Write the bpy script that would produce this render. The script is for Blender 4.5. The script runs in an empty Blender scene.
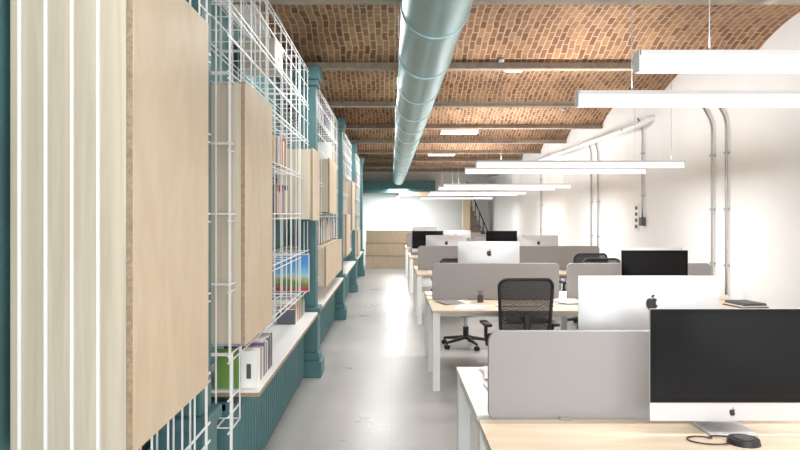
import bpy, bmesh, math, random
from mathutils import Vector, Matrix
random.seed(7)
S = bpy.context.scene
try:
    S.view_settings.view_transform = 'Standard'
except Exception:
    pass

# ---------------------------------------------------------------- materials
def pbr(name, col, rough=0.6, metal=0.0, noise=0.04, nscale=8.0, bump=0.0, spec=0.5):
    m = bpy.data.materials.new(name); m.use_nodes = True
    nt = m.node_tree; b = nt.nodes['Principled BSDF']
    b.inputs['Roughness'].default_value = rough
    b.inputs['Metallic'].default_value = metal
    b.inputs['Specular IOR Level'].default_value = spec
    tc = nt.nodes.new('ShaderNodeTexCoord')
    n = nt.nodes.new('ShaderNodeTexNoise'); n.inputs['Scale'].default_value = nscale
    n.inputs['Detail'].default_value = 4
    nt.links.new(tc.outputs['Object'], n.inputs['Vector'])
    r = nt.nodes.new('ShaderNodeValToRGB')
    r.color_ramp.elements[0].position = 0.3; r.color_ramp.elements[1].position = 0.7
    r.color_ramp.elements[0].color = (*[max(0, c*(1-noise)) for c in col], 1)
    r.color_ramp.elements[1].color = (*[min(1, c*(1+noise)) for c in col], 1)
    nt.links.new(n.outputs['Fac'], r.inputs['Fac'])
    nt.links.new(r.outputs['Color'], b.inputs['Base Color'])
    if bump > 0:
        bp = nt.nodes.new('ShaderNodeBump'); bp.inputs['Strength'].default_value = bump
        bp.inputs['Distance'].default_value = 0.01
        nt.links.new(n.outputs['Fac'], bp.inputs['Height'])
        nt.links.new(bp.outputs['Normal'], b.inputs['Normal'])
    return m

def wood(name, c1, c2, scale=(1, 1, 1), rough=0.5):
    m = bpy.data.materials.new(name); m.use_nodes = True
    nt = m.node_tree; b = nt.nodes['Principled BSDF']; b.inputs['Roughness'].default_value = rough
    tc = nt.nodes.new('ShaderNodeTexCoord'); mp = nt.nodes.new('ShaderNodeMapping')
    mp.inputs['Scale'].default_value = scale
    n = nt.nodes.new('ShaderNodeTexNoise'); n.inputs['Scale'].default_value = 3; n.inputs['Detail'].default_value = 8
    n.inputs['Distortion'].default_value = 0.8
    r = nt.nodes.new('ShaderNodeValToRGB')
    r.color_ramp.elements[0].position = 0.35; r.color_ramp.elements[1].position = 0.68
    r.color_ramp.elements[0].color = (*c1, 1); r.color_ramp.elements[1].color = (*c2, 1)
    nt.links.new(tc.outputs['Object'], mp.inputs['Vector']); nt.links.new(mp.outputs['Vector'], n.inputs['Vector'])
    nt.links.new(n.outputs['Fac'], r.inputs['Fac']); nt.links.new(r.outputs['Color'], b.inputs['Base Color'])
    return m

def emis(name, col, st):
    m = bpy.data.materials.new(name); m.use_nodes = True
    b = m.node_tree.nodes['Principled BSDF']
    b.inputs['Base Color'].default_value = (*[c*0.6 for c in col], 1)
    b.inputs['Emission Color'].default_value = (*col, 1)
    b.inputs['Emission Strength'].default_value = st
    return m

M_white = pbr('white_plaster', (0.885, 0.885, 0.885), 0.8, noise=0.012, nscale=3, bump=0.05)
M_wpaint = pbr('white_powdercoat', (0.87, 0.87, 0.865), 0.4, noise=0.01)
M_wire = pbr('white_wire', (0.9, 0.9, 0.9), 0.4, noise=0.01)
M_teal = pbr('teal_paint', (0.07, 0.17, 0.18), 0.5, noise=0.08, nscale=6)
M_tealw = pbr('teal_wall_paint', (0.10, 0.225, 0.235), 0.7, noise=0.1, nscale=3)
M_duct = pbr('duct_teal', (0.23, 0.375, 0.375), 0.34, metal=0.55, noise=0.06, nscale=4)
M_ductseam = pbr('duct_seam', (0.32, 0.46, 0.46), 0.34, metal=0.55, noise=0.05)
M_ply = wood('birch_plywood', (0.62, 0.495, 0.34), (0.68, 0.56, 0.41), (3, 3, 1.2), 0.5)
M_plyside = wood('birch_plywood_shadow_streaks', (0.57, 0.49, 0.375), (0.69, 0.61, 0.49), (9, 9, 0.3), 0.5)  # pale ply; vertical streaks put the wires' shadow stripes into the colour
M_plyedge = wood('plywood_edge', (0.30, 0.21, 0.13), (0.45, 0.33, 0.22), (20, 20, 20), 0.6)
M_desk = wood('oak_laminate', (0.64, 0.52, 0.385), (0.72, 0.605, 0.465), (0.7, 6, 6), 0.45)
M_fabric = pbr('grey_felt', (0.34, 0.33, 0.335), 0.95, noise=0.03, nscale=300)
M_trimgrey = pbr('panel_trim', (0.35, 0.35, 0.35), 0.5)
M_alu = pbr('aluminium', (0.60, 0.60, 0.61), 0.42, metal=0.4, noise=0.01)
M_screen = pbr('screen_glass', (0.01, 0.01, 0.011), 0.1, noise=0.0, spec=0.2)
M_bezel = pbr('black_bezel', (0.006, 0.006, 0.006), 0.12, noise=0.0, spec=0.2)
M_black = pbr('black_plastic', (0.02, 0.02, 0.022), 0.5)
M_dgrey = pbr('dark_grey', (0.08, 0.08, 0.085), 0.6)
M_seat = pbr('black_upholstery', (0.025, 0.025, 0.028), 0.9, noise=0.15, nscale=40)
M_steel = pbr('galvanised_conduit', (0.42, 0.42, 0.42), 0.35, metal=0.7)
M_chrome = pbr('chrome', (0.7, 0.7, 0.7), 0.2, metal=0.9)
M_beam = pbr('steel_beam_paint', (0.36, 0.30, 0.24), 0.7, noise=0.2, nscale=10)
M_paper = pbr('paper', (0.85, 0.85, 0.83), 0.8)
M_lampoff = pbr('lamp_housing', (0.78, 0.78, 0.80), 0.4)
M_lamp = emis('lamp_diffuser', (0.97, 0.97, 1.0), 0.9)
M_spot = emis('ceiling_lamp_diffuser', (1.0, 0.97, 0.9), 9.0)
M_stair = pbr('stair_brown', (0.18, 0.135, 0.10), 0.7)
M_glass = pbr('window_frame_grey', (0.3, 0.3, 0.3), 0.5)

def floor_mat():
    m = bpy.data.materials.new('resin_floor'); m.use_nodes = True
    nt = m.node_tree; b = nt.nodes['Principled BSDF']; b.inputs['Specular IOR Level'].default_value = 0.42
    tc = nt.nodes.new('ShaderNodeTexCoord')
    n = nt.nodes.new('ShaderNodeTexNoise'); n.inputs['Scale'].default_value = 1.6; n.inputs['Detail'].default_value = 8
    n.inputs['Roughness'].default_value = 0.6
    r = nt.nodes.new('ShaderNodeValToRGB')
    r.color_ramp.elements[0].position = 0.3; r.color_ramp.elements[1].position = 0.72
    r.color_ramp.elements[0].color = (0.39, 0.39, 0.38, 1); r.color_ramp.elements[1].color = (0.455, 0.455, 0.445, 1)
    br = nt.nodes.new('ShaderNodeTexBrick'); br.offset = 0.0
    br.inputs['Scale'].default_value = 1.0; br.inputs['Brick Width'].default_value = 0.6; br.inputs['Row Height'].default_value = 0.6
    br.inputs['Mortar Size'].default_value = 0.003; br.inputs['Color1'].default_value = (1, 1, 1, 1)
    br.inputs['Color2'].default_value = (0.93, 0.93, 0.93, 1); br.inputs['Mortar'].default_value = (0.8, 0.8, 0.8, 1)
    mx = nt.nodes.new('ShaderNodeMix'); mx.data_type = 'RGBA'; mx.blend_type = 'MULTIPLY'; mx.inputs[0].default_value = 0.7
    nt.links.new(tc.outputs['Object'], n.inputs['Vector']); nt.links.new(tc.outputs['Object'], br.inputs['Vector'])
    nt.links.new(n.outputs['Fac'], r.inputs['Fac'])
    nt.links.new(r.outputs['Color'], mx.inputs[6]); nt.links.new(br.outputs['Color'], mx.inputs[7])
    nt.links.new(mx.outputs[2], b.inputs['Base Color'])
    mr = nt.nodes.new('ShaderNodeMapRange'); mr.inputs[3].default_value = 0.22; mr.inputs[4].default_value = 0.38
    nt.links.new(n.outputs['Fac'], mr.inputs[0]); nt.links.new(mr.outputs[0], b.inputs['Roughness'])
    return m
M_floor = floor_mat()

def brick_mat():
    m = bpy.data.materials.new('vault_brick'); m.use_nodes = True
    nt = m.node_tree; b = nt.nodes['Principled BSDF']; b.inputs['Roughness'].default_value = 0.9
    uv = nt.nodes.new('ShaderNodeUVMap')
    nz = nt.nodes.new('ShaderNodeTexNoise'); nz.inputs['Scale'].default_value = 2.5
    nt.links.new(uv.outputs[0], nz.inputs['Vector'])
    vm = nt.nodes.new('ShaderNodeVectorMath'); vm.operation = 'MULTIPLY_ADD'
    vm.inputs[1].default_value = (0.07, 0.07, 0.0)
    nt.links.new(nz.outputs['Color'], vm.inputs[0]); nt.links.new(uv.outputs[0], vm.inputs[2])
    rot = nt.nodes.new('ShaderNodeMapping'); rot.inputs['Rotation'].default_value = (0, 0, math.radians(90))
    nt.links.new(vm.outputs[0], rot.inputs['Vector'])
    br = nt.nodes.new('ShaderNodeTexBrick')
    br.inputs['Scale'].default_value = 1.0; br.inputs['Brick Width'].default_value = 0.15; br.inputs['Row Height'].default_value = 0.058
    br.inputs['Mortar Size'].default_value = 0.008; br.inputs['Mortar Smooth'].default_value = 0.3
    br.inputs['Color1'].default_value = (0.24, 0.105, 0.05, 1); br.inputs['Color2'].default_value = (0.53, 0.29, 0.15, 1)
    br.inputs['Mortar'].default_value = (0.62, 0.50, 0.37, 1)
    nt.links.new(rot.outputs[0], br.inputs['Vector'])
    n2 = nt.nodes.new('ShaderNodeTexNoise'); n2.inputs['Scale'].default_value = 1.3; n2.inputs['Detail'].default_value = 8
    nt.links.new(uv.outputs[0], n2.inputs['Vector'])
    r = nt.nodes.new('ShaderNodeValToRGB')
    r.color_ramp.elements[0].position = 0.3; r.color_ramp.elements[1].position = 0.72
    r.color_ramp.elements[0].color = (0.68, 0.62, 0.57, 1); r.color_ramp.elements[1].color = (1.22, 1.19, 1.16, 1)
    nt.links.new(n2.outputs['Fac'], r.inputs['Fac'])
    mx = nt.nodes.new('ShaderNodeMix'); mx.data_type = 'RGBA'; mx.blend_type = 'MULTIPLY'; mx.inputs[0].default_value = 1
    nt.links.new(br.outputs['Color'], mx.inputs[6]); nt.links.new(r.outputs['Color'], mx.inputs[7])
    nt.links.new(mx.outputs[2], b.inputs['Base Color'])
    bp = nt.nodes.new('ShaderNodeBump'); bp.inputs['Strength'].default_value = 0.8; bp.inputs['Distance'].default_value = 0.015
    bp.invert = True
    nt.links.new(br.outputs['Fac'], bp.inputs['Height']); nt.links.new(bp.outputs['Normal'], b.inputs['Normal'])
    return m
M_brick = brick_mat()

def mesh_fabric():
    m = bpy.data.materials.new('chair_mesh_fabric'); m.use_nodes = True
    nt = m.node_tree; b = nt.nodes['Principled BSDF']
    b.inputs['Base Color'].default_value = (0.03, 0.03, 0.033, 1); b.inputs['Roughness'].default_value = 0.8
    tc = nt.nodes.new('ShaderNodeTexCoord')
    ck = nt.nodes.new('ShaderNodeTexChecker'); ck.inputs['Scale'].default_value = 90
    nt.links.new(tc.outputs['Object'], ck.inputs['Vector'])
    mr = nt.nodes.new('ShaderNodeMapRange'); mr.inputs[3].default_value = 0.72; mr.inputs[4].default_value = 1.0
    nt.links.new(ck.outputs['Fac'], mr.inputs[0]); nt.links.new(mr.outputs[0], b.inputs['Alpha'])
    return m
M_meshfab = mesh_fabric()

# ---------------------------------------------------------------- mesh builder
class MB:
    def __init__(s):
        s.v = []; s.f = []; s.m = []; s.mats = []; s.sm = []
    def mi(s, mat):
        if mat not in s.mats: s.mats.append(mat)
        return s.mats.index(mat)
    def add(s, vs, fs, mat, smooth=False):
        o = len(s.v); s.v += [tuple(v) for v in vs]; k = s.mi(mat)
        for f in fs:
            s.f.append([i+o for i in f]); s.m.append(k); s.sm.append(smooth)
    def box(s, x0, x1, y0, y1, z0, z1, mat):
        v = [(x0,y0,z0),(x1,y0,z0),(x1,y1,z0),(x0,y1,z0),(x0,y0,z1),(x1,y0,z1),(x1,y1,z1),(x0,y1,z1)]
        f = [(0,3,2,1),(4,5,6,7),(0,1,5,4),(1,2,6,5),(2,3,7,6),(3,0,4,7)]
        s.add(v, f, mat)
    def rbox(s, x0, x1, y0, y1, z0, z1, mat, bev=0.01, seg=2):
        bm = bmesh.new(); bmesh.ops.create_cube(bm, size=1)
        for v in bm.verts:
            v.co = Vector(((x0+x1)/2+v.co.x*(x1-x0), (y0+y1)/2+v.co.y*(y1-y0), (z0+z1)/2+v.co.z*(z1-z0)))
        bmesh.ops.bevel(bm, geom=bm.edges[:], offset=bev, segments=seg, profile=0.5, affect='EDGES')
        bm.verts.index_update()
        s.add([v.co[:] for v in bm.verts], [[v.index for v in f.verts] for f in bm.faces], mat, True); bm.free()
    def cyl(s, p0, p1, r, mat, n=12, r1=None, caps=True):
        p0 = Vector(p0); p1 = Vector(p1); d = (p1-p0).normalized()
        a = d.orthogonal().normalized(); b = d.cross(a)
        r1 = r if r1 is None else r1
        vs = []
        for p, rr in ((p0, r), (p1, r1)):
            for i in range(n):
                t = 2*math.pi*i/n
                vs.append((p + a*math.cos(t)*rr + b*math.sin(t)*rr)[:])
        fs = [(i, (i+1) % n, n+(i+1) % n, n+i) for i in range(n)]
        s.add(vs, fs, mat, True)
        if caps:
            s.add(vs, [tuple(range(n-1, -1, -1)), tuple(range(n, 2*n))], mat, False)
    def tube(s, pts, r, mat, n=8):
        pts = [Vector(p) for p in pts]; rings = []
        prev = None
        for i, p in enumerate(pts):
            d = (pts[min(i+1, len(pts)-1)]-pts[max(i-1, 0)]).normalized()
            if prev is None: a = d.orthogonal().normalized()
            else:
                a = (prev - d*prev.dot(d)); a = a.normalized() if a.length > 1e-5 else d.orthogonal().normalized()
            prev = a; b = d.cross(a)
            rings.append([(p+a*math.cos(2*math.pi*k/n)*r+b*math.sin(2*math.pi*k/n)*r)[:] for k in range(n)])
        vs = [v for rg in rings for v in rg]; fs = []
        for i in range(len(pts)-1):
            for k in range(n):
                fs.append((i*n+k, i*n+(k+1) % n, (i+1)*n+(k+1) % n, (i+1)*n+k))
        fs.append(tuple(range(n-1, -1, -1))); fs.append(tuple((len(pts)-1)*n+k for k in range(n)))
        s.add(vs, fs, mat, True)
    def prism_xz(s, pts, y0, y1, mat):
        n = len(pts); vs = [(p[0], y0, p[1]) for p in pts]+[(p[0], y1, p[1]) for p in pts]
        fs = [tuple(range(n)), tuple(range(2*n-1, n-1, -1))]+[(i, n+i, n+(i+1) % n, (i+1) % n) for i in range(n)]
        s.add(vs, fs, mat)
    def obj(s, name, loc=(0, 0, 0), rot=0.0, bevel=0.0):
        me = bpy.data.meshes.new(name); me.from_pydata(s.v, [], s.f)
        for m in s.mats: me.materials.append(m)
        me.polygons.foreach_set('material_index', s.m); me.polygons.foreach_set('use_smooth', s.sm)
        bm = bmesh.new(); bm.from_mesh(me); bmesh.ops.recalc_face_normals(bm, faces=bm.faces); bm.to_mesh(me); bm.free()
        me.update()
        o = bpy.data.objects.new(name, me); S.collection.objects.link(o)
        o.location = loc; o.rotation_euler = (0, 0, rot)
        if bevel > 0:
            md = o.modifiers.new('bevel', 'BEVEL'); md.width = bevel; md.segments = 2; md.limit_method = 'ANGLE'
        return o

def rrect(x0, x1, z0, z1, r, n=6):
    pts = []
    for cx, cz, a0 in ((x1-r, z1-r, 0), (x0+r, z1-r, 90), (x0+r, z0+r, 180), (x1-r, z0+r, 270)):
        for i in range(n+1):
            a = math.radians(a0+90*i/n); pts.append((cx+r*math.cos(a), cz+r*math.sin(a)))
    return pts

# ---------------------------------------------------------------- room shell
XL, XR, YB, YF = -1.14, 3.60, -3.2, 26.0
m = MB(); m.box(XL-0.3, XR+0.2, YB-0.2, YF+0.2, -0.1, 0.0, M_floor); m.obj('floor')
m = MB(); m.box(XR, XR+0.2, YB-0.2, YF+0.2, 0, 3.75, M_white); m.obj('wall_right')
m = MB(); m.box(XL-0.2, XL, YB-0.2, YF+0.2, 0, 3.0, M_tealw); m.box(XL-0.2, XL, YB-0.2, YF+0.2, 3.0, 3.75, M_white); m.obj('wall_left')
m = MB(); m.box(XL, XR, YF, YF+0.2, 0, 3.75, M_white); m.obj('wall_far')
m = MB(); m.box(XR-0.02, XR, YB, YF, 0, 0.1, M_wpaint); m.obj('baseboard_right')
m = MB()
m.box(XL, XR, YB-0.2, YB, 0, 0.5, M_white); m.box(XL, XR, YB-0.2, YB, 2.85, 3.75, M_white)
for a, b in ((XL, XL+0.25), (1.1, 1.35), (XR-0.25, XR)): m.box(a, b, YB-0.2, YB, 0.5, 2.85, M_white)
m.obj('wall_back')
for i, (a, b) in enumerate(((XL+0.25, 1.1), (1.35, XR-0.25))):
    m = MB()
    for x in (a, (a+b)/2-0.025, b-0.05): m.box(x, x+0.05, YB-0.12, YB-0.06, 0.5, 2.85, M_glass)
    for z in (0.5, 1.9, 2.80): m.box(a, b, YB-0.12, YB-0.06, z, z+0.05, M_glass)
    m.obj('window_%d' % (i+1))

# vaulted brick ceiling
beams = [-2.5, -0.05, 2.4, 4.8, 7.05, 9.5, 11.95, 14.4, 16.85, 19.3, 21.75, 24.2, 26.6]
ZS, RISE, ZB = 3.12, 0.27, 3.05
edges = [-4.95]+beams
def vault_z(y):
    for a, b in zip(edges[:-1], edges[1:]):
        if a <= y <= b:
            t = (y-a)/(b-a)*2-1
            w = (b-a)/2; R = (w*w+RISE*RISE)/(2*RISE)
            return ZS + math.sqrt(max(0, R*R-(t*w)**2))-(R-RISE)
    return ZS
bm = bmesh.new(); uvl = bm.loops.layers.uv.new('UVMap')
N = 20; vlen = 0.0
for a, b in zip(edges[:-1], edges[1:]):
    ys = [a+(b-a)*i/N for i in range(N+1)]
    w = (b-a)/2; R = (w*w+RISE*RISE)/(2*RISE)
    zs = [ZS+math.sqrt(R*R-((y-(a+b)/2))**2)-(R-RISE) for y in ys]
    for i in range(N):
        l = math.hypot(ys[i+1]-ys[i], zs[i+1]-zs[i])
        vv = [bm.verts.new(p) for p in ((XL-0.1, ys[i], zs[i]), (XR+0.1, ys[i], zs[i]), (XR+0.1, ys[i+1], zs[i+1]), (XL-0.1, ys[i+1], zs[i+1]))]
        f = bm.faces.new(vv); f.smooth = True
        for lp, uv in zip(f.loops, ((XL, vlen), (XR, vlen), (XR, vlen+l), (XL, vlen+l))): lp[uvl].uv = uv
        vlen += l
bmesh.ops.remove_doubles(bm, verts=bm.verts, dist=0.0005)
me = bpy.data.meshes.new('ceiling'); bm.to_mesh(me); bm.free(); me.materials.append(M_brick)
o = bpy.data.objects.new('ceiling', me); S.collection.objects.link(o)
md = o.modifiers.new('s', 'SOLIDIFY'); md.thickness = 0.08; md.offset = 1
m = MB(); m.box(XL-0.2, XR+0.2, YB-0.2, YF+0.2, 3.75, 3.85, M_white); m.obj('ceiling_slab')
for i, y in enumerate(beams[:-1]):
    m = MB(); m.box(XL, XR, y-0.055, y+0.055, ZB, ZB+0.014, M_beam); m.box(XL, XR, y-0.006, y+0.006, ZB+0.014, ZB+0.09, M_beam)
    m.obj('trim_%d' % (i+1))

# ---------------------------------------------------------------- air duct
m = MB(); DX, DZ, DR = 0.255, 2.80, 0.195
m.cyl((DX, -2.8, DZ), (DX, 24.5, DZ), DR, M_duct, n=48)
y = -2.0
while y < 24:
    m.cyl((DX, y, DZ), (DX, y+0.03, DZ), DR+0.008, M_ductseam, n=48)
    m.cyl((DX, y+0.06, DZ), (DX, y+0.075, DZ), DR+0.004, M_ductseam, n=48)
    y += 1.2
for y in (2.4, 4.8, 9.5, 14.4, 19.3):
    for sx in (-1, 1): m.cyl((DX+sx*(DR+0.004), y, DZ), (DX+sx*(DR+0.004), y, ZB), 0.004, M_steel, n=6)
m.obj('air_duct')

# ---------------------------------------------------------------- teal columns
for y in (-0.44, 3.26, 6.98, 10.7, 14.4, 18.1):
    m = MB(); q = -0.12 if y < 5 else 0.0
    m.box(-1.0+q, -0.68+q, y-0.16, y+0.16, 0, 0.16, M_teal)
    m.box(-0.975+q, -0.705+q, y-0.135, y+0.135, 0.16, 0.24, M_teal)
    m.box(-0.96+q, -0.72+q, y-0.12, y+0.12, 0.24, 0.62, M_teal)
    m.box(-0.98+q, -0.70+q, y-0.14, y+0.14, 0.62, 0.68, M_teal)
    m.box(-0.92+q, -0.74+q, y-0.09, y+0.09, 0.68, 2.86, M_teal)
    m.box(-0.95+q, -0.72+q, y-0.12, y+0.12, 2.86, 2.92, M_teal)
    m.box(-0.98+q, -0.70+q, y-0.15, y+0.15, 2.92, 3.05, M_teal)
    m.obj('teal_column', bevel=0.008)

# ---------------------------------------------------------------- plywood wall cabinets
cabs = [ # y0,y1,xfront,xback,z0,z1
    (2.04, 2.87, -0.75, -1.11, 0.91, 2.37),
    (3.60, 4.42, -0.75, -1.11, 0.93, 2.27),
    (6.26, 6.80, -0.70, -1.02, 1.55, 2.18),
    (7.75, 10.2, -0.72, -1.10, 0.80, 1.23),
    (8.3, 9.4, -0.73, -1.10, 1.62, 2.25),
    (11.3, 12.3, -0.72, -1.10, 0.92, 1.58),
    (13.0, 13.9, -0.72, -1.10, 1.3, 2.2),
    (15.2, 16.4, -0.72, -1.10, 0.7, 1.23),
]
for (y0, y1, xf, xb, z0, z1) in cabs:
    m = MB(); t = 0.018
    m.box(xb, xf-0.022, y0, y0+t, z0, z1, M_plyside); m.box(xb, xf-0.022, y1-t, y1, z0, z1, M_ply)
    m.box(xb, xf-0.022, y0+t, y1-t, z0, z0+t, M_ply); m.box(xb, xf-0.022, y0+t, y1-t, z1-t, z1, M_ply)
    m.box(xb, xb+0.01, y0+t, y1-t, z0+t, z1-t, M_ply)
    m.box(xf-0.0215, xf-0.0185, y0, y1, z0-0.008, z1+0.008, M_plyedge)
    m.box(xf-0.0185, xf-0.002, y0-0.003, y1+0.003, z0-0.01, z1+0.01, M_plyedge)
    m.box(xf-0.002, xf, y0-0.0025, y1+0.0025, z0-0.0095, z1+0.0095, M_ply)
    m.obj('plywood_cabinet')

# ---------------------------------------------------------------- wire shelving
cut = [(c[3]-0.03, c[2]+0.01, c[0]-0.012, c[1]+0.012, c[4]-0.02, c[5]+0.02) for c in cabs]
for y in (3.26, 6.98, 10.7, 14.4, 18.1): cut.append((-1.0, -0.68, y-0.17, y+0.17, 0, 3.05))
m = MB()
def wire(p0, p1, r):
    ax = max(range(3), key=lambda i: abs(p1[i]-p0[i]))
    lo, hi = p0[ax], p1[ax]; segs = [(lo, hi)]
    for c in cut:
        ok = True
        for k in range(3):
            if k != ax and not (c[2*k] <= p0[k] <= c[2*k+1]): ok = False
        if ok:
            ns = []
            for a, b in segs:
                if c[2*ax] > a: ns.append((a, min(b, c[2*ax])))
                if c[2*ax+1] < b: ns.append((max(a, c[2*ax+1]), b))
            segs = [q for q in ns if q[1]-q[0] > 0.01]
    for a, b in segs:
        q0 = [p0[0]-r, p0[1]-r, p0[2]-r]; q1 = [p0[0]+r, p0[1]+r, p0[2]+r]
        q0[ax] = a; q1[ax] = b
        m.box(q0[0], q1[0], q0[1], q1[1], q0[2], q1[2], M_wire)
XF, XBK, Y0, Y1 = -0.80, -1.11, 2.92, 19.0
levels = [0.9, 1.25, 1.6, 1.95, 2.3, 2.65, 2.98]
for z in levels:
    for x in (XF, XBK):
        wire((x, Y0, z), (x, Y1, z), 0.0035); wire((x, Y0, z-0.035), (x, Y1, z-0.035), 0.003)
    wire((-0.95, Y0, z), (-0.95, Y1, z), 0.0025)
for z in (2.3+0.175, 2.65+0.165): wire((XF, Y0, z), (XF, Y1, z), 0.003)
y = Y0; i = 0
while y < Y1:
    wire((XF, y, 0.87), (XF, y, 2.98), 0.0032)
    if i % 2 == 0: wire((XBK, y, 0.87), (XBK, y, 2.98), 0.003)
    for z in levels: wire((XBK, y, z), (XF, y, z), 0.003)
    y += 0.27; i += 1
for yy in (1.92, 3.05, 3.50, 4.5, 6.1, 7.35, 10.3, 12.5, 14.9, 17.0, 19.0):
    for k in range(5):
        x = XF-0.004-k*0.072
        wire((x, yy, 0.0 if yy < 3 else (0.5 if yy < 3.6 else 0.87)), (x, yy, 2.98), 0.0036)
    if yy > 2:
        for z in levels: wire((XBK, yy, z), (XF, yy, z), 0.004)
for z in (0.52, 0.60, 0.68):
    for x in (XF, XBK): wire((x, 2.0, z), (x, 3.70, z), 0.0035)
for x in (-0.88, -0.96, -1.04): wire((x, 2.0, 0.52), (x, 3.70, 0.52), 0.003)
y = 2.0
while y < 3.72:
    wire((XBK, y, 0.52), (XF, y, 0.52), 0.003); wire((XF, y, 0.52), (XF, y, 0.9), 0.003); y += 0.17
for yy in (1.92, 3.50): wire((XF, yy, 0.0), (XF, yy, 0.9), 0.006)
m.obj('wire_shelving')

# bench along the wall and radiators underneath
BZ = 0.65
for (a, b) in ((3.76, 6.76), (7.22, 10.45), (10.95, 14.1), (14.65, 17.8)):
    m = MB(); m.box(-1.13, -0.71, a, b, BZ-0.012, BZ, M_wpaint); m.box(-1.13, -0.708, a-0.002, b, BZ-0.034, BZ-0.012, M_plyedge)
    y = a+0.15
    while y < b: m.box(-1.13, -0.9, y, y+0.02, BZ-0.055, BZ-0.034, M_wpaint); y += 0.9
    m.obj('wall_bench', bevel=0.002)
for (a, b) in ((1.2, 2.9), (3.8, 6.7), (7.3, 10.4), (11.0, 14.0), (14.8, 17.8)):
    m = MB(); y = a; x = -0.84; top = 0.58 if a > 3 else 0.47
    m.box(-1.09, x-0.06, a, b, 0.08, 0.12, M_teal); m.box(-1.09, x-0.06, a, b, top-0.05, top-0.01, M_teal)
    while y < b:
        m.rbox(-1.09, x, y, y+0.045, 0.03, top, M_teal, 0.015, 2); y += 0.085
    for yy in (a+0.2, b-0.2): m.box(-1.07, x-0.07, yy, yy+0.03, 0, 0.09, M_teal)
    m.obj('cast_iron_radiator')

# ---------------------------------------------------------------- books and objects on shelves
bcols = [pbr('book_c%d' % i, c, 0.6) for i, c in enumerate([
    (0.7, 0.7, 0.68), (0.16, 0.32, 0.07), (0.10, 0.11, 0.14), (0.22, 0.10, 0.28), (0.5, 0.12, 0.08), (0.6, 0.54, 0.45),
    (0.1, 0.2, 0.38), (0.75, 0.73, 0.70), (0.38, 0.27, 0.16), (0.6, 0.42, 0.12), (0.12, 0.12, 0.13), (0.06, 0.07, 0.08), (0.3, 0.28, 0.26)])]
def books(y0, y1, z, hmin=0.18, hmax=0.28, gap=0.12, xf=-0.825, cols=None):
    m = MB(); y = y0
    while y < y1:
        t = random.uniform(0.012, 0.045); h = random.uniform(hmin, hmax); d = random.uniform(0.15, 0.21)
        if random.random() > gap:
            c = random.choice(cols or bcols)
            m.box(xf-d, xf, y, y+t*0.95, z, z+h, c)
            m.box(xf-d+0.004, xf-0.005, y+0.003, y+t*0.95-0.003, z+h-0.001, z+h+0.001, M_paper)
        y += t
    m.obj('row_of_books')
def carton(y0, y1, z, h, c):
    m = MB(); m.box(-1.08, -0.83, y0, y1, z, z+h*0.8, c); m.box(-1.085, -0.825, y0-0.005, y1+0.005, z+h*0.8, z+h, c)
    m.box(-0.825, -0.82, (y0+y1)/2-0.03, (y0+y1)/2+0.03, z+h*0.35, z+h*0.5, M_paper); m.obj('storage_box')
zs = lambda k: levels[k]+0.005
books(3.95, 4.35, BZ+0.001, 0.17, 0.215, 0.0, -0.745, [bcols[3], bcols[0], bcols[10], bcols[7], bcols[12]])
books(6.50, 6.78, zs(0)); books(6.0, 6.7, BZ+0.001, 0.12, 0.2, 0.1); books(5.0, 5.6, zs(2), 0.15, 0.22); books(4.8, 5.5, zs(3), 0.18, 0.25, 0.2)
for k, a, b in ((3, 7.4, 8.1), (5, 7.6, 8.6), (3, 9.5, 10.4), (4, 9.6, 10.4), (1, 7.4, 10.2), (5, 9.5, 10.3),
                (2, 11.1, 12.9), (3, 10.9, 12.4), (0, 12.6, 14.1), (4, 11, 12.8), (2, 14.7, 17.5), (1, 16.6, 17.8), (1, 14.7, 15.1), (3, 15, 17.6), (4, 14.6, 16), (0, 16.6, 17.8), (5, 11.2, 12.9), (5, 15, 17)):
    books(a, b, zs(k), 0.18, 0.3, 0.15)
carton(5.0, 5.35, zs(5), 0.2, bcols[5]); carton(12.4, 12.9, zs(1), 0.25, bcols[2]); carton(10.95, 11.2, zs(1), 0.28, bcols[10]); carton(14.7, 15.1, zs(0), 0.25, bcols[8])
carton(7.35, 7.65, zs(0), 0.22, bcols[10]); carton(17.2, 17.8, zs(4), 0.25, bcols[4])
m = MB()
m.box(-0.96, -0.83, 3.80, 3.812, BZ+0.0005, BZ+0.215, bcols[1]); m.box(-0.958, -0.832, 3.812, 3.825, BZ+0.002, BZ+0.213, M_paper); m.obj('green_book')
m = MB(); m.box(-0.82, -0.735, 3.82, 3.93, BZ+0.0005, BZ+0.20, M_paper); m.box(-0.79, -0.765, 3.819, 3.8205, BZ+0.05, BZ+0.13, M_dgrey); m.obj('white_binder')
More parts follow.
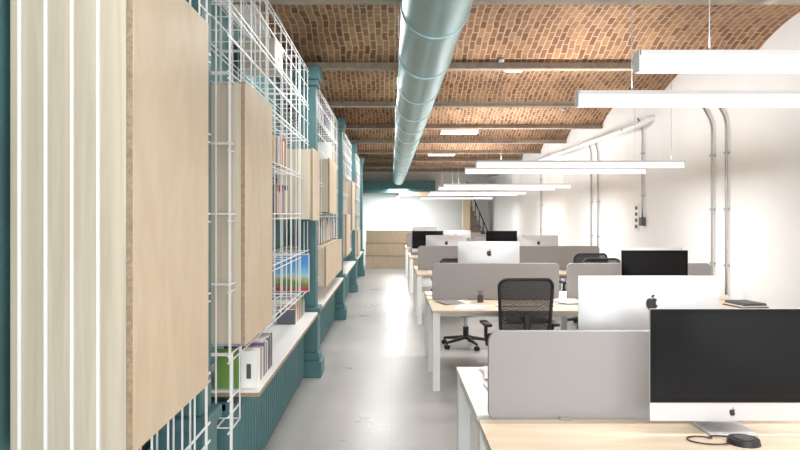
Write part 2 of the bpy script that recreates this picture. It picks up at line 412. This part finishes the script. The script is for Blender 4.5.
def cover_mat():
    mm = bpy.data.materials.new('illustrated_cover'); mm.use_nodes = True
    nt = mm.node_tree; b = nt.nodes['Principled BSDF']
    tc = nt.nodes.new('ShaderNodeTexCoord'); sp = nt.nodes.new('ShaderNodeSeparateXYZ')
    nz = nt.nodes.new('ShaderNodeTexNoise'); nz.inputs['Scale'].default_value = 5; nz.inputs['Detail'].default_value = 5
    ad = nt.nodes.new('ShaderNodeMath'); ad.operation = 'MULTIPLY_ADD'; ad.inputs[1].default_value = 0.5
    r = nt.nodes.new('ShaderNodeValToRGB'); e = r.color_ramp.elements
    e[0].position = 0.12; e[0].color = (0.45, 0.04, 0.05, 1); e[1].position = 0.95; e[1].color = (0.05, 0.25, 0.6, 1)
    for p, c in ((0.27, (0.10, 0.25, 0.05, 1)), (0.42, (0.5, 0.45, 0.2, 1)), (0.5, (0.35, 0.6, 0.75, 1)), (0.7, (0.1, 0.38, 0.7, 1))):
        q = e.new(p); q.color = c
    nt.links.new(tc.outputs['Generated'], sp.inputs[0]); nt.links.new(tc.outputs['Generated'], nz.inputs['Vector'])
    nt.links.new(nz.outputs['Fac'], ad.inputs[0]); nt.links.new(sp.outputs['Z'], ad.inputs[2])
    sb = nt.nodes.new('ShaderNodeMath'); sb.operation = 'SUBTRACT'; sb.inputs[1].default_value = 0.2
    nt.links.new(ad.outputs[0], sb.inputs[0]); nt.links.new(sb.outputs[0], r.inputs['Fac']); nt.links.new(r.outputs['Color'], b.inputs['Base Color'])
    return mm
m = MB(); m.box(-1.045, -0.735, 6.22, 6.235, 0.915, 1.235, cover_mat()); m.box(-1.05, -0.73, 6.235, 6.25, 0.906, 1.24, M_paper); m.obj('picture_board')

# ---------------------------------------------------------------- workstations
XD0, XD1 = 0.37, 3.50
HT = 0.728
def bench(yc, half=0.80, whitefar=False, fx=0.0):
    m = MB()
    xm = (XD0+XD1)/2; hf = half+fx
    for (a, b) in ((XD0, xm-0.003), (xm+0.003, XD1)):
        m.box(a, b, yc-half, yc-0.03, HT-0.022, HT, M_desk)
        m.box(a, b, yc+0.03, yc+hf, HT-0.022, HT, M_wpaint if whitefar else M_desk)
    L = 0.065
    for x in (XD0+0.005, xm-L/2, XD1-L-0.005):
        for y in (yc-half+0.01, yc-L/2, yc+hf-L-0.01):
            m.box(x, x+L, y, y+L, 0, HT-0.022, M_wpaint)
        m.box(x+0.01, x+L-0.01, yc-half+0.01+L, yc+hf-L-0.01, HT-0.082, HT-0.022, M_wpaint)
    for y in (yc-half+0.12, yc+hf-0.16): m.box(XD0+0.07, XD1-0.07, y, y+0.04, HT-0.07, HT-0.0225, M_wpaint)
    m.obj('office_desk', bevel=0.002)
    for a, b in ((XD0+0.045, 1.70), (1.78, 3.24)):
        m = MB(); m.prism_xz(rrect(a, b, HT-0.021, 1.10, 0.05, 8), yc-0.014, yc+0.014, M_fabric)
        for x in (a+0.3, b-0.36):
            m.box(x, x+0.05, yc-0.045, yc-0.014, HT+0.0005, HT+0.008, M_trimgrey); m.box(x, x+0.05, yc+0.014, yc+0.045, HT+0.0005, HT+0.008, M_trimgrey)
        m.obj('desk_divider', bevel=0.004)
bench(3.0, 0.85, True, 0.14)
for yc in (7.1, 10.9, 14.9, 18.6): bench(yc)

LOGO = [(0,.62),(.15,.70),(.35,.74),(.55,.66),(.68,.5),(.57,.38),(.49,.2),(.48,.05),(.56,-.12),(.72,-.25),(.62,-.5),(.42,-.78),(.22,-.86),(0,-.79),(-.22,-.86),(-.42,-.78),(-.65,-.45),(-.74,-.1),(-.74,.25),(-.62,.55),(-.4,.72),(-.18,.7)]
LEAF = [(0,.82),(.02,1.0),(.15,1.17),(.32,1.22),(.3,1.02),(.18,.86)]
def computer(x, y, back=False, H=0.516, W=0.65, lz=0.72):
    m = MB(); bh = W*0.68; z1 = H; z0 = H-bh
    nx, nz = 20, 14; vs = []
    for j in range(nz+1):
        for i in range(nx+1):
            u = -1+2*i/nx; v = -1+2*j/nz
            d = 0.006+0.042*(1-abs(u)**2.6)*(1-abs(v)**2.6)
            vs.append((u*W/2, d, z0+(v+1)/2*bh))
    fs = [(j*(nx+1)+i, j*(nx+1)+i+1, (j+1)*(nx+1)+i+1, (j+1)*(nx+1)+i) for j in range(nz) for i in range(nx)]
    m.add(vs, fs, M_alu, True)
    m.box(-W/2, W/2, 0.0, 0.0062, z0, z1, M_alu)
    ch = 0.072
    m.box(-W/2+0.001, W/2-0.001, -0.002, 0.0, z0+ch, z1-0.001, M_bezel)
    m.box(-W/2+0.024, W/2-0.024, -0.0026, -0.002, z0+ch+0.02, z1-0.024, M_screen)
    s = 0.016
    for P in (LOGO, LEAF): m.prism_xz([(p[0]*s, z0+ch*0.5+p[1]*s-0.002) for p in P], -0.0012, 0.0, M_black)
    s = 0.034; zc = z0+bh*lz
    for P in (LOGO, LEAF): m.prism_xz([(-p[0]*s, zc+p[1]*s) for p in P], 0.03, 0.0492, M_black)
    m.rbox(-0.095, 0.095, -0.02, 0.16, 0.0, 0.008, M_alu, 0.003, 2)
    k = z0+0.13
    prof = [(0.150, 0.006), (0.158, 0.02), (0.150, 0.05), (0.115, k*0.6), (0.08, k*0.93), (0.05, k), (0.045, k)]
    prof2 = [(0.140, 0.006), (0.148, 0.02), (0.141, 0.05), (0.106, k*0.58), (0.072, k*0.89), (0.045, k*0.95), (0.043, k*0.95)]
    wv = []
    for (a, b), (c, d) in zip(prof, prof2): wv += [(-0.09, a, b), (0.09, a, b), (0.09, c, d), (-0.09, c, d)]
    fs = []
    for i in range(len(prof)-1):
        o = i*4
        fs += [(o, o+1, o+5, o+4), (o+2, o+3, o+7, o+6), (o+1, o+2, o+6, o+5), (o+3, o, o+4, o+7)]
    m.add(wv, fs, M_alu, True)
    return m.obj('desktop_computer', (x, y, HT+0.0005), math.pi if back else 0)
computer(1.345, 2.76, H=0.497); computer(1.19, 3.24, True, 0.585)
computer(2.57, 6.83); computer(1.03, 7.4, True, 0.58); computer(2.75, 7.4, True)
computer(2.35, 11.2, True, 0.53); computer(0.88, 11.2, True, 0.53); computer(1.5, 10.62, W=0.5, H=0.4)
computer(0.76, 14.6); computer(2.3, 14.6); computer(1.4, 15.2, True); computer(0.9, 18.9, True)

def keyboard(x, y, rot=0):
    m = MB(); m.rbox(-0.21, 0.21, -0.055, 0.055, 0, 0.01, M_alu, 0.004, 2)
    for r in range(5):
        for c in range(14): m.box(-0.2+c*0.0286, -0.2+c*0.0286+0.024, -0.048+r*0.0195, -0.048+r*0.0195+0.016, 0.01, 0.013, M_paper)
    m.obj('keyboard', (x, y, HT), rot)
def mouse(x, y):
    m = MB(); m.rbox(-0.028, 0.028, -0.055, 0.055, 0, 0.022, M_paper, 0.01, 3); m.obj('computer_mouse', (x, y, HT))
for x, y, r in ((1.2, 6.6, 0), (2.55, 6.6, 0), (1.05, 7.72, math.pi), (1.15, 3.6, math.pi), (0.85, 14.35, 0), (1.4, 2.4, 0)): keyboard(x, y, r)
mouse(1.5, 6.6); mouse(2.86, 6.6); mouse(0.75, 7.72)
def papers(x, y, n=3, c=None, w=0.21, d=0.297):
    m = MB()
    for i in range(n):
        a = random.uniform(-0.3, 0.3); dx = random.uniform(-0.05, 0.05)
        vs = []
        for z in (i*0.004+0.0005, i*0.004+0.0035):
            for sx, sy in ((-1,-1),(1,-1),(1,1),(-1,1)):
                px, py = sx*w/2, sy*d/2
                vs.append((dx+px*math.cos(a)-py*math.sin(a), px*math.sin(a)+py*math.cos(a), z))
        m.add(vs, [(0,3,2,1),(4,5,6,7),(0,1,5,4),(1,2,6,5),(2,3,7,6),(3,0,4,7)], c if (c and i == n-1) else M_paper)
    m.obj('stack_of_papers', (x, y, HT))
papers(0.62, 6.85, 3, bcols[12]); papers(0.75, 6.5, 2); papers(1.75, 6.85, 6); papers(1.95, 6.5, 8, bcols[12]); papers(0.6, 3.45, 3); papers(0.52, 7.6, 3); papers(0.7, 10.5, 2)
papers(2.0, 7.6, 3); papers(0.62, 3.78, 4)
m = MB()
for i, (h, c) in enumerate(((0.012, M_dgrey), (0.01, M_paper), (0.014, bcols[10]), (0.008, M_dgrey))):
    z = sum((0.012, 0.01, 0.014, 0.008)[:i]); m.box(-0.14+0.01*i, 0.13-0.01*i, -0.15, 0.14, z, z+h, c)
m.obj('stack_of_magazines', (3.34, 6.6, HT), 0.15)
m = MB(); m.cyl((0, 0, 0), (0, 0, 0.07), 0.03, M_dgrey, 16)
for i in range(5): m.cyl((0.01*math.cos(i*1.3), 0.01*math.sin(i*1.3), 0.06), (0.025*math.cos(i*1.3), 0.025*math.sin(i*1.3), 0.12), 0.004, random.choice(bcols), 6)
m.obj('pen_holder', (0.88, 6.9, HT))
m = MB(); m.cyl((0, 0, 0), (0, 0, 0.02), 0.06, M_black, 24, 0.055); m.cyl((0, 0, 0.02), (0, 0, 0.024), 0.035, M_dgrey, 20)
pts = []
for i in range(40):
    t = i/39; a = t*2*math.pi*1.35+0.6
    pts.append((-0.16+0.075*math.cos(a)*(1-0.25*t)+0.10*t, 0.02+0.05*math.sin(a), 0.004+0.004*t))
m.tube(pts, 0.0028, M_black, 6)
m.tube([(0.0, 0.05, 0.008), (0.01, 0.075, 0.006), (-0.03, 0.085, 0.004), (-0.08, 0.08, 0.004), (-0.1, 0.06, 0.006)], 0.0028, M_black, 6)
m.obj('speaker_puck', (1.34, 2.66, HT))

# ---------------------------------------------------------------- office chairs
def chair(x, y, rot=0):
    m = MB()
    ol = rrect(-0.235, 0.235, 0.56, 1.04, 0.07, 6)
    def by(px, pz): return -0.25 - 0.05*(pz-0.56)/0.48 + 0.05*(px/0.235)**2*1.0
    P = [(p[0]*(0.9+0.1*(p[1]-0.56)/0.48), p[1]) for p in ol]
    P.append(P[0])
    m.tube([(p[0], by(*p), p[1]) for p in P], 0.015, M_black, 8)
    nx, nz = 10, 12; vs = []
    for j in range(nz+1):
        for i in range(nx+1):
            pz = 0.565+0.47*j/nz; w = 0.228*(0.9+0.1*(pz-0.56)/0.48)
            if j in (0, nz): w -= 0.05
            px = -w+2*w*i/nx; vs.append((px, by(px, pz), pz))
    m.add(vs, [(j*(nx+1)+i, j*(nx+1)+i+1, (j+1)*(nx+1)+i+1, (j+1)*(nx+1)+i) for j in range(nz) for i in range(nx)], M_meshfab, True)
    m.rbox(-0.17, 0.17, -0.262, -0.24, 0.66, 0.72, M_black, 0.01)
    m.rbox(-0.03, 0.03, -0.30, -0.27, 0.42, 0.75, M_black, 0.01)
    m.rbox(-0.03, 0.03, -0.30, 0.0, 0.405, 0.435, M_black, 0.01)
    m.rbox(-0.245, 0.245, -0.21, 0.27, 0.43, 0.50, M_seat, 0.03, 3)
    m.rbox(-0.10, 0.10, -0.12, 0.12, 0.37, 0.43, M_black, 0.01)
    for s in (-1, 1):
        m.tube([(s*0.2, 0.0, 0.42), (s*0.29, 0.0, 0.44), (s*0.30, 0.0, 0.52), (s*0.30, -0.01, 0.64)], 0.016, M_black, 8)
        m.rbox(s*0.30-0.035, s*0.30+0.035, -0.13, 0.13, 0.61, 0.64, M_black, 0.012)
    m.cyl((0, 0, 0.22), (0, 0, 0.38), 0.022, M_chrome, 12); m.cyl((0, 0, 0.09), (0, 0, 0.24), 0.034, M_black, 14)
    for k in range(5):
        a = 2*math.pi*k/5+0.35; c, sn = math.cos(a), math.sin(a)
        m.cyl((0, 0, 0.115), (0.30*c, 0.30*sn, 0.075), 0.026, M_black, 8, 0.016)
        m.cyl((0.30*c, 0.30*sn, 0.045), (0.30*c, 0.30*sn, 0.09), 0.010, M_black, 8)
        for q in (-1, 1):
            cx, cy = 0.30*c - q*0.016*sn, 0.30*sn + q*0.016*c
            m.cyl((cx+q*0.009*sn, cy-q*0.009*c, 0.027), (cx-q*0.009*sn, cy+q*0.009*c, 0.027), 0.027, M_black, 14)
    m.obj('office_chair', (x, y, 0), rot)
chair(1.14, 6.24, 0.06); chair(2.4, 6.2, -0.1); chair(0.90, 8.45, math.pi+0.3); chair(2.6, 8.4, math.pi)
chair(2.75, 9.98, 0.1); chair(1.0, 12.2, math.pi-0.2); chair(1.1, 14.0); chair(2.7, 14.0); chair(2.2, 12.2, math.pi)

# ---------------------------------------------------------------- linear pendant lamps
def lamp(y, z=2.09, x0=0.85, x1=2.92, power=27):
    m = MB()
    m.box(x0, x1, y-0.03, y+0.03, z+0.052, z+0.07, M_lampoff)
    m.box(x0+0.004, x1-0.004, y-0.028, y+0.028, z, z+0.052, M_lamp)
    for e in (x0, x1): m.box(e-0.003, e+0.003, y-0.03, y+0.03, z, z+0.07, M_lampoff)
    for x in (x0+0.25, x1-0.12):
        m.cyl((x, y, z+0.07), (x, y, vault_z(y)), 0.0022, M_steel, 6); m.cyl((x, y, vault_z(y)-0.03), (x, y, vault_z(y)), 0.03, M_lampoff, 14)
    m.obj('linear_pendant_lamp')
    for nm, dz, rx, pw in (('down', -0.01, 0, power), ('up', 0.085, math.pi, power*0.7)):
        l = bpy.data.lights.new('lamp_light_'+nm, 'AREA'); l.shape = 'RECTANGLE'; l.size = x1-x0-0.1; l.size_y = 0.06; l.energy = pw; l.color = (1, 0.995, 0.985)
        lo = bpy.data.objects.new('lamp_light_'+nm, l); S.collection.objects.link(lo); lo.location = ((x0+x1)/2, y, z+dz); lo.rotation_euler = (rx, 0, 0)
for y in (-1.5, 2.42, 3.2): lamp(y)
for y in (7.0, 8.05): lamp(y, 2.06, power=34)
for y in (11.4, 12.5, 15.2, 16.3, 20.2): lamp(y, 2.02, power=42)

for x, y, w in ((1.28, 13.2, 0.7), (1.3, 18.1, 0.7)):
    m = MB(); m.box(x-w/2, x+w/2, y-0.15, y+0.15, 3.12, 3.17, M_lampoff); m.box(x-w/2+0.02, x+w/2-0.02, y-0.13, y+0.13, 3.112, 3.12, M_spot)
    for sx in (-0.25, 0.25): m.cyl((x+sx, y, 3.17), (x+sx, y, vault_z(y)-0.001), 0.006, M_lampoff, 6)
    m.obj('ceiling_light')
z = vault_z(7.64)-0.002; m = MB(); m.box(1.26, 1.48, 7.64, 7.86, 3.20, z, M_lampoff); m.box(1.28, 1.46, 7.66, 7.84, 3.19, 3.20, M_spot); m.box(1.28, 1.46, 7.632, 7.64, 3.21, z-0.01, M_spot); m.obj('emergency_light')

# ---------------------------------------------------------------- conduits on right wall
def conduit(y, z0, z1, bend=0.5, box=None):
    m = MB(); x = XR-0.03
    pts = [(x, y, z0)]+[(x, y, z0+(z1-z0)*k/6) for k in range(1, 6)]
    for k in range(7):
        a = k/6*math.pi/4; R = 0.25
        pts.append((x, y+R*(1-math.cos(a)), z1+R*math.sin(a)))
    e = pts[-1]; pts.append((x, e[1]+bend, e[2]+bend))
    m.tube(pts, 0.014, M_steel, 8)
    z = z0+0.3
    while z < z1: m.box(x-0.02, XR, y-0.02, y+0.02, z, z+0.02, M_steel); z += 0.6
    if box: m.box(XR-0.06, XR, y-0.05, y+0.05, z0-0.12, z0, M_dgrey)
    m.obj('wall_conduit')
conduit(7.46, 0.74, 2.5, 0.28); conduit(7.79, 0.74, 2.5, 0.28); conduit(9.95, 1.55, 2.7, 0.1, True)
conduit(12.1, 0.9, 2.6, 0.15); conduit(12.5, 0.9, 2.6, 0.15); conduit(16.7, 0.9, 2.6, 0.1)
m = MB(); m.cyl((XR-0.09, 9.8, 2.86), (XR-0.09, 25.5, 2.86), 0.045, M_lampoff, 16)
m.tube([(XR-0.09, 9.8, 2.86), (XR-0.09, 9.7, 2.87), (XR-0.06, 9.62, 2.9), (XR+0.05, 9.58, 2.92)], 0.045, M_lampoff, 16)
for k in range(6): m.box(XR-0.14, XR, 10.5+k*2.4, 10.54+k*2.4, 2.84, 2.88, M_steel)
m.obj('wall_pipe')
m = MB(); m.box(XR-0.02, XR, 10.15, 10.3, 1.35, 1.75, M_paper)
for k in range(4): m.box(XR-0.024, XR-0.02, 10.18, 10.27, 1.39+k*0.09, 1.44+k*0.09, M_black)
m.obj('wall_sign')

# ---------------------------------------------------------------- far end of the room
m = MB(); m.box(XL, 1.6, YF-0.6, YF-0.0, 2.36, 2.80, M_teal); m.obj('trim_teal_beam')
m = MB()
for k in range(3):
    m.box(-0.76, 1.0, 20.6+k*0.35, 21.9, k*0.36, (k+1)*0.36-0.012, M_ply)
    m.box(-0.77, 1.01, 20.59+k*0.35, 21.9, (k+1)*0.36-0.012, (k+1)*0.36, M_plyedge)
m.obj('plywood_steps')
m = MB(); m.box(2.4, 2.65, 23.5, 23.7, 0, 2.6, M_ply); m.box(0.2, 2.65, 23.6, 23.7, 2.2, 2.34, M_ply); m.box(0.2, 0.26, 23.6, 23.7, 0, 2.32, M_wpaint); m.obj('plywood_portal')
m = MB()
for k in range(13):
    m.box(2.65+k*0.07, 2.65+(k+1)*0.07, 24.6, 25.6, 0.0, 0.17*(13-k), M_stair)
for k in range(7): m.cyl((2.68+k*0.14, 24.62, 0.17*(13-2*k)), (2.68+k*0.14, 24.62, 0.17*(13-2*k)+0.5), 0.015, M_black, 6)
m.tube([(2.66, 24.62, 2.72), (3.52, 24.62, 0.68)], 0.02, M_black, 8)
m.obj('staircase')
m = MB(); m.rbox(-0.3, 0.3, -0.02, 0.02, 0.1, 0.42, bcols[3], 0.01); m.box(-0.03, 0.03, 0, 0.03, 0, 0.12, M_black); m.box(-0.12, 0.12, -0.08, 0.08, 0, 0.01, M_black); m.obj('desktop_monitor', (1.6, 18.35, HT))
m = MB(); m.cyl((0, 0, 0), (0, 0, 0.015), 0.08, M_black, 16)
m.tube([(0, 0, 0.01)]+[(0.18-0.18*math.cos(a), 0, 0.4+0.16*math.sin(a)) for a in [i*math.pi/10 for i in range(10)]], 0.01, M_black, 8)
m.cyl((0.35, 0, 0.34), (0.35, 0, 0.44), 0.07, M_black, 16, 0.025); m.obj('desk_lamp', (2.05, 18.3, HT))

# ---------------------------------------------------------------- lights & world
def area(name, loc, rot, sx, sy, e, col=(1, 1, 1)):
    l = bpy.data.lights.new(name, 'AREA'); l.shape = 'RECTANGLE'; l.size = sx; l.size_y = sy; l.energy = e; l.color = col
    o = bpy.data.objects.new(name, l); S.collection.objects.link(o); o.location = loc; o.rotation_euler = rot
area('window_daylight', (1.2, YB-0.3, 1.7), (math.radians(90), 0, 0), 4.4, 2.3, 290, (0.98, 0.99, 1.0))
for y, e in ((1.2, 20), (5.8, 36), (9.2, 42), (13.2, 50), (17, 54), (22.7, 100), (24.8, 100)):
    area('aisle_fill_light', (0.25 if y > 22 else -0.25, y, 3.05 if y < 22 else 2.5), (0, 0, 0), 0.7, 1.6, e, (1, 0.99, 0.98))  # unseen fill lights added to brighten the aisle and far end
for y in (5.2, 9.6, 13.8, 18.0):   # added fill without fixtures, evens out the right wall
    area('wall_fill_light', (2.5, y, 2.95), (0, math.radians(-55), 0), 0.3, 2.6, 9, (1, 1, 1))
w = bpy.data.worlds.new('World'); S.world = w; w.use_nodes = True
w.node_tree.nodes['Background'].inputs[0].default_value = (0.9, 0.95, 1.0, 1); w.node_tree.nodes['Background'].inputs[1].default_value = 1.5

# ---------------------------------------------------------------- camera
c = bpy.data.cameras.new('camera'); c.sensor_width = 36; c.lens = 36*700/800
c.shift_x = 0.011; c.shift_y = -0.014; c.clip_end = 100
co = bpy.data.objects.new('camera', c); S.collection.objects.link(co)
co.location = (0, 0, 1.6); co.rotation_euler = (math.radians(90), 0, 0)
S.camera = co
